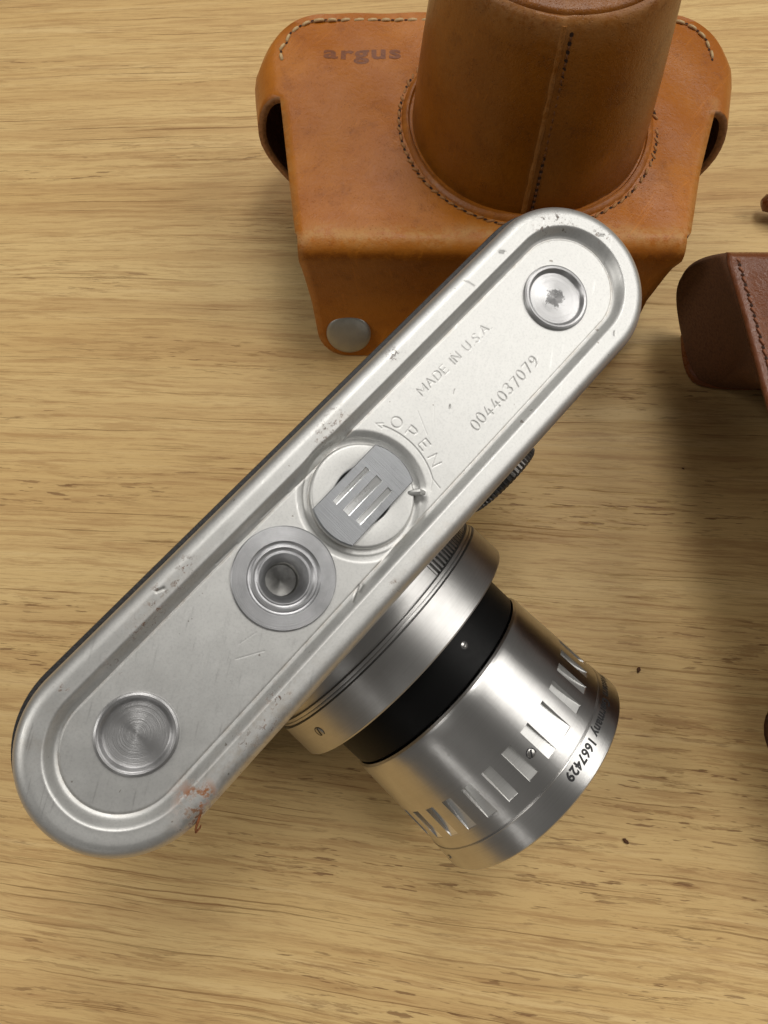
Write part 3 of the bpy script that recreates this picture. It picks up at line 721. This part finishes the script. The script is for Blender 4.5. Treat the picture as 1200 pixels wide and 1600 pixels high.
for r_, z in prof:
    t_ = (z - 45) / 48; cx = CB[0] + (CT[0] - CB[0]) * t_; cy = CB[1] + (CT[1] - CB[1]) * t_
    for k in range(seg):
        a = 2 * math.pi * k / seg; rr_ = r_ * (1 + .007 * math.sin(2 * a + z * .05 + .6) + .004 * math.sin(3 * a - z * .09) * (z < 92))
        da = (a - SA + math.pi) % (2 * math.pi) - math.pi
        if z < 93 and r_ > 24: rr_ += .55 * (1 / (1 + math.exp(da * 120))) * math.exp(-max(0, -da) * 6)   # overlap step at the seam
        v.append((cx + rr_ * math.cos(a), cy + rr_ * math.sin(a), z))
        wv.append(.8 * math.exp(-((z - 91) / 2.2) ** 2) * (r_ > 24) + .4 * math.exp(-(da * 26 / .8) ** 2)); gv.append(1.0 if 23.2 < r_ < 24.1 else 0)
f = grid_faces(len(prof), seg, True)
cone = cpart('lens_cone', v, f, M['tan_cone_shaded'], sharp=55); fattr(cone, 'wear', np.clip(wv, 0, 1)); fattr(cone, 'dark_tone', gv)
def cone_pt(z, a, off):
    t_ = (z - 45) / 48; r_ = interp(z, [p[1] for p in prof[:8]], [p[0] for p in prof[:8]]) + off
    return Vector((CB[0] + (CT[0] - CB[0]) * t_ + r_ * math.cos(a), CB[1] + (CT[1] - CB[1]) * t_ + r_ * math.sin(a), z))
# seam welt beside the stitches
pth = [cone_pt(z, SA - .012, .25) for z in np.linspace(45.5, 90.9, 24)]
v, f = tube([tuple(p + Vector((.05 * math.sin(k * 1.7) - .1, .12, 0))) for k, p in enumerate(pth)], [.66 + .06 * math.sin(k * 2.3) for k in range(24)], 8); se = cpart('seam_edge', [tuple(q) for q in v], f, M['tan_cone_shaded'], cone); fattr(se, 'wear', np.full(len(v), .75)); fattr(se, 'dark_tone', np.zeros(len(v)))

# stitches: one small mesh shared by all
def thread_mesh(name, ln, r_, mat):
    n = 6; v, f = tube([(-ln / 2, 0, -r_ * 1.2), (-ln * .36, 0, 0), (0, 0, r_ * .25), (ln * .36, 0, 0), (ln / 2, 0, -r_ * 1.2)], [r_ * .55, r_, r_ * 1.05, r_, r_ * .55], n)
    me = bpy.data.meshes.new(name); me.from_pydata([[c * MM for c in q] for q in v], [], f); me.materials.append(mat)
    me.polygons.foreach_set('use_smooth', [True] * len(me.polygons)); me.update(); return me
def stitch_line(pts, normals, pitch, me, parent, org, gap=.32, twist=0.0, hole=None, jit=.05, skip=0.0):
    pts = [Vector(p) for p in pts]; L = [0]
    for a, b in zip(pts, pts[1:]): L.append(L[-1] + (b - a).length)
    n = int(L[-1] / pitch)
    for k in range(n):
        if random.random() < skip: continue
        s = (k + .5) * pitch
        i = max(j for j in range(len(L)) if L[j] <= s); i = min(i, len(pts) - 2)
        t_ = (s - L[i]) / (L[i + 1] - L[i]); p = pts[i].lerp(pts[i + 1], t_); nn = Vector(normals[i]).lerp(Vector(normals[i + 1]), t_).normalized()
        d = (pts[i + 1] - pts[i]).normalized(); y_ = nn.cross(d).normalized(); d = y_.cross(nn)
        rot = Matrix((d, y_, nn)).transposed().to_4x4() @ Matrix.Rotation(twist + random.gauss(0, jit), 4, 'Z')
        o = bpy.data.objects.new('stitch', me); COL.objects.link(o); o.parent = parent
        o.matrix_local = Matrix.Translation((p - Vector(org)) * MM) @ rot @ Matrix.Diagonal((random.uniform(.88, 1.1), 1, 1, 1))
        if hole:
            h = bpy.data.objects.new('needle_hole', hole); COL.objects.link(h); h.parent = parent
            h.matrix_local = Matrix.Translation((p + d * pitch * .5 - Vector(org)) * MM) @ rot
def hole_mesh(name, rx, ry):
    n = 10; v = [(rx * math.cos(k * 2 * math.pi / n) * MM, ry * math.sin(k * 2 * math.pi / n) * MM, .06 * MM) for k in range(n)]
    me = bpy.data.meshes.new(name); me.from_pydata(v, [], [tuple(range(n))]); me.materials.append(M['hole']); return me
ST_LIGHT = thread_mesh('pale_stitch', 2.8, .44, M['thread']); ST_RING = thread_mesh('ring_stitch', 2.0, .36, M['thread_dark']); ST_SEAM = thread_mesh('seam_stitch', 1.15, .22, M['thread_seam'])
HOLE = hole_mesh('needle_hole', .5, .32); HOLE_S = hole_mesh('needle_hole_small', .55, .42)
# round the far edge
pts = []
ins_ = 2.6
for y in np.linspace(183, YF - CRr, 4): pts.append((edge_x(y, True) + ins_ * .6, y, FZ + .12))
for a in np.linspace(0, math.pi / 2, 12)[1:]: pts.append((edge_x(YF - CRr, True) + ins_ + (CRr - ins_) * (1 - math.cos(a)), YF - CRr + (CRr - ins_) * math.sin(a), FZ + .12))
xr0 = edge_x(YF - CRr, False)
for a in np.linspace(math.pi / 2, 0, 12): pts.append((xr0 - ins_ - (CRr - ins_) * (1 - math.cos(a)), YF - CRr + (CRr - ins_) * math.sin(a), FZ + .12))
for y in (186, 183): pts.append((edge_x(y, False) - ins_ * .8, y, FZ + .1))
stitch_line(pts, [(0, 0, 1)] * len(pts), 3.7, ST_LIGHT, front, CO, hole=HOLE, twist=.10, skip=.04)
# round the opening of the cone
pts = [(ring_c[0] + 33.6 * math.cos(a), ring_c[1] + 33.6 * math.sin(a), FZ + unev(ring_c[0] + 33.6 * math.cos(a), ring_c[1] + 33.6 * math.sin(a)) - .1) for a in np.linspace(0, 2 * math.pi, 97)]
stitch_line(pts, [(0, 0, 1)] * len(pts), 2.75, ST_RING, front, CO, hole=HOLE, twist=.35, jit=.15)
# down the seam of the cone
zz = np.linspace(46, 90.2, 24); pts = [cone_pt(z, SA + .052, .10) for z in zz]
stitch_line(pts, [(math.cos(SA), math.sin(SA), .1)] * len(pts), 1.75, ST_SEAM, cone, CO, hole=HOLE_S, jit=.12)

# press stud
v, f = lathe_z(0, 0, [(6.4, -.3), (6.4, .25), (6.1, .62), (5.4, .85), (3.5, 1.0), (1.5, 1.05), (.02, 1.06)], 48)
mrot = Matrix.Translation(Vector((-10.2 - CO[0], 121.6 - CO[1], 8.6)) * MM) @ Matrix.Rotation(R(66), 4, 'X')
mesh_obj('press_stud', v, f, M['snap'], case, sharp=40, matrix=mrot)['label'] = 'dull grey metal press stud'
# stamped name
vs, fs = text_mesh('argus', 6.4, 0.20, 0.0, 1.14)
xm = max(q[0] for q in vs); x0_ = min(q[0] for q in vs); sx = 21.0 / (xm - x0_)
def stp(x, y):
    px, py = -16.4 + (x - x0_) * sx, 184.2 + y * 1.0 + (x - x0_) * sx * .02
    return (px, py, FZ + unev(px, py) + .06)
cpart('stamped_name', [stp(x, y) for x, y, z in vs], fs, M['stamp'], front, smooth=False)

# ================================================================= brown leather case at the right edge
bc = empty('leather_case', (118, 60, 0), 'dark brown leather camera case with stitched edge, cut off by the right edge', 'camera case')
BO = np.array([118., 60., 0.])
def bpart(name, v, f, mat, parent=bc, **kw): return mesh_obj(name, [tuple(np.array(p) - BO) for p in v], f, mat, parent, **kw)
# top panel: straight stitched left edge, far edge rolling down to the table
def bx_edge(y): return interp(y, [-20, 20, 60, 80, 104, 118, 124], [98, 93, 89, 87, 85.4, 84.2, 83.0])
v, wv = [], []
rws = [('t', y) for y in np.linspace(-12, 119, 34)] + [('r', a) for a in np.linspace(0, math.pi / 2, 9)[1:]] + [('d', z) for z in (36, 28, 18, 8, .02)]
ncx = 22
for k, q in rws:
    if k == 't': y, z = q, 45.0
    elif k == 'r': y, z = 119 + 5 * math.sin(q), 40 + 5 * math.cos(q)
    else: y, z = 124 + .04 * (40 - q), q
    xl = bx_edge(min(y, 124)) + (0 if k == 't' else (1.5 * q if k == 'r' else 2.4 + (40 - q) * .35))
    for j in range(ncx + 1):
        x = xl + (152 - xl) * (j / ncx) ** 1.4; zz = z
        if k == 't': zz += .5 * math.sin(x * .13 + y * .05) - .7 * math.exp(-(x - xl) / 1.2)
        v.append((x, y, max(zz, .02))); wv.append(.6 * math.exp(-((x - xl) / 1.0) ** 2))
f = grid_faces(len(rws), ncx + 1)
top = bpart('top_panel', v, f, [M['brown'], M['suede'], M['brown']], sharp=60); fattr(top, 'wear', wv); fattr(top, 'dark_tone', [0] * len(v))
sm = top.modifiers.new('thickness', 'SOLIDIFY'); sm.thickness = 2.2 * MM; sm.offset = -1; sm.material_offset = 1; sm.material_offset_rim = 2
# curled side gusset between the top edge and the table
tp = [(84.4, 122.5, 43.2), (85.2, 116, 43), (86.2, 108, 43), (87, 100, 43), (87.6, 92, 43), (88, 86, 43)]
bt = [(90.5, 126, .3), (90, 119, .3), (90.6, 113.5, .3), (93, 110.4, .3), (100, 109.2, .3), (111, 109, .3)]
nu, nv_ = 26, 16; v = []
def cat(pts, t_):
    n = len(pts) - 1; s = t_ * n; i = min(int(s), n - 1); k = s - i
    p0, p1, p2, p3 = [np.array(pts[max(0, min(n, i + d))]) for d in (-1, 0, 1, 2)]
    return .5 * ((2 * p1) + (-p0 + p2) * k + (2 * p0 - 5 * p1 + 4 * p2 - p3) * k * k + (-p0 + 3 * p1 - 3 * p2 + p3) * k ** 3)
for i in range(nu + 1):
    u = i / nu; a, b = cat(tp, u), cat(bt, u)
    for j in range(nv_ + 1):
        s = j / nv_; p = a * (1 - s) + b * s
        bul = math.sin(math.pi * s) * (1 - .85 * u); p = p + np.array([-5.5 * bul + 2.5 * math.sin(math.pi * s) * u + 6.0 * math.sin(math.pi * s) * math.sin(math.pi * min(1, u * 1.3)) ** .6, 6.5 * bul * (1 - u), 0])
        v.append(tuple(p))
f = grid_faces(nu + 1, nv_ + 1, flip=True)
gus = bpart('side_gusset', v, f, [M['suede'], M['brown'], M['brown']], sharp=None)
sm = gus.modifiers.new('thickness', 'SOLIDIFY'); sm.thickness = 1.8 * MM; sm.offset = 0
ed = [tuple(cat(bt, u) + np.array([-.2, -.2, 1.0])) for u in np.linspace(0.02, 1, 24)]
v, f = tube(ed, 1.5, 8); bpart('rolled_edge', v, f, M['brown'], gus)
# walls well inside the frame's right edge carry the panel
v, f = box(112, 150, -8, 121, .02, 43.2); bpart('pouch_wall', v, f, M['suede'], smooth=False)
# near ear of the case, just entering the frame
v = []
for i in range(13):
    a = math.pi * i / 12
    for j in range(9):
        z = .02 + 42 * j / 8; v.append((104.5 - (8.0 - .05 * z) * math.sin(a) - .06 * z * 0, 10.5 + 8.5 * math.cos(a), z))
f = grid_faces(13, 9)
ear = bpart('side_ear', v, f, M['suede'], sharp=None); sm = ear.modifiers.new('thickness', 'SOLIDIFY'); sm.thickness = 1.8 * MM; sm.offset = 0
ST_BR = thread_mesh('brown_stitch', 1.9, .30, M['thread_brown'])
pts = [(bx_edge(y) + 2.3, y, 45 + .5 * math.sin((bx_edge(y) + 2.3) * .13 + y * .05) + .05) for y in np.linspace(121, 0, 40)]
stitch_line(pts, [(0, 0, 1)] * len(pts), 2.9, ST_BR, top, BO, hole=HOLE, twist=.3, jit=.15)
# strap end lying beyond it
v, f = tube([(118.6, 171.0, 5), (119.6, 171.0, 5.2), (125, 170, 5.4), (134, 167, 4.5), (146, 160, 3.2), (150, 140, 3), (146, 121, 12)], [1.2, 2.6, 3.0, 3.0, 2.8, 2.8, 2.8], 12)
so_ = bpart('carrying_strap', v, f, M['brown']); fattr(so_, 'wear', np.zeros(len(v))); fattr(so_, 'dark_tone', np.zeros(len(v)))

# ================================================================= crumbs on the table
def crumb(x, y, s, label):
    bm = bmesh.new(); bmesh.ops.create_icosphere(bm, subdivisions=2, radius=1)
    for q in bm.verts: q.co = Vector((q.co.x * random.uniform(.7, 1.3), q.co.y * random.uniform(.4, .8), q.co.z * .45 + .42)) * s * MM
    me = bpy.data.meshes.new('crumb'); bm.to_mesh(me); bm.free(); me.materials.append(M['crumb'])
    o = bpy.data.objects.new('crumb', me); COL.objects.link(o); o.location = (x * MM, y * MM, 0); o.rotation_euler.z = random.uniform(0, 3)
    o['label'] = label; o['category'] = 'crumb'; o['group'] = 'crumbs on the table'
crumb(65.8, 26.8, .75, 'dark crumb on the table just right of the lens rim')
crumb(58.2, -14.0, .8, 'dark crumb on the table below right of the lens')
crumb(89.0, -41.5, .7, 'larger of two crumbs near the bottom right corner')
crumb(91.2, -41.0, .45, 'smaller of two crumbs near the bottom right corner')
crumb(84.5, 83.0, .4, 'tiny crumb right of the focusing wheel')
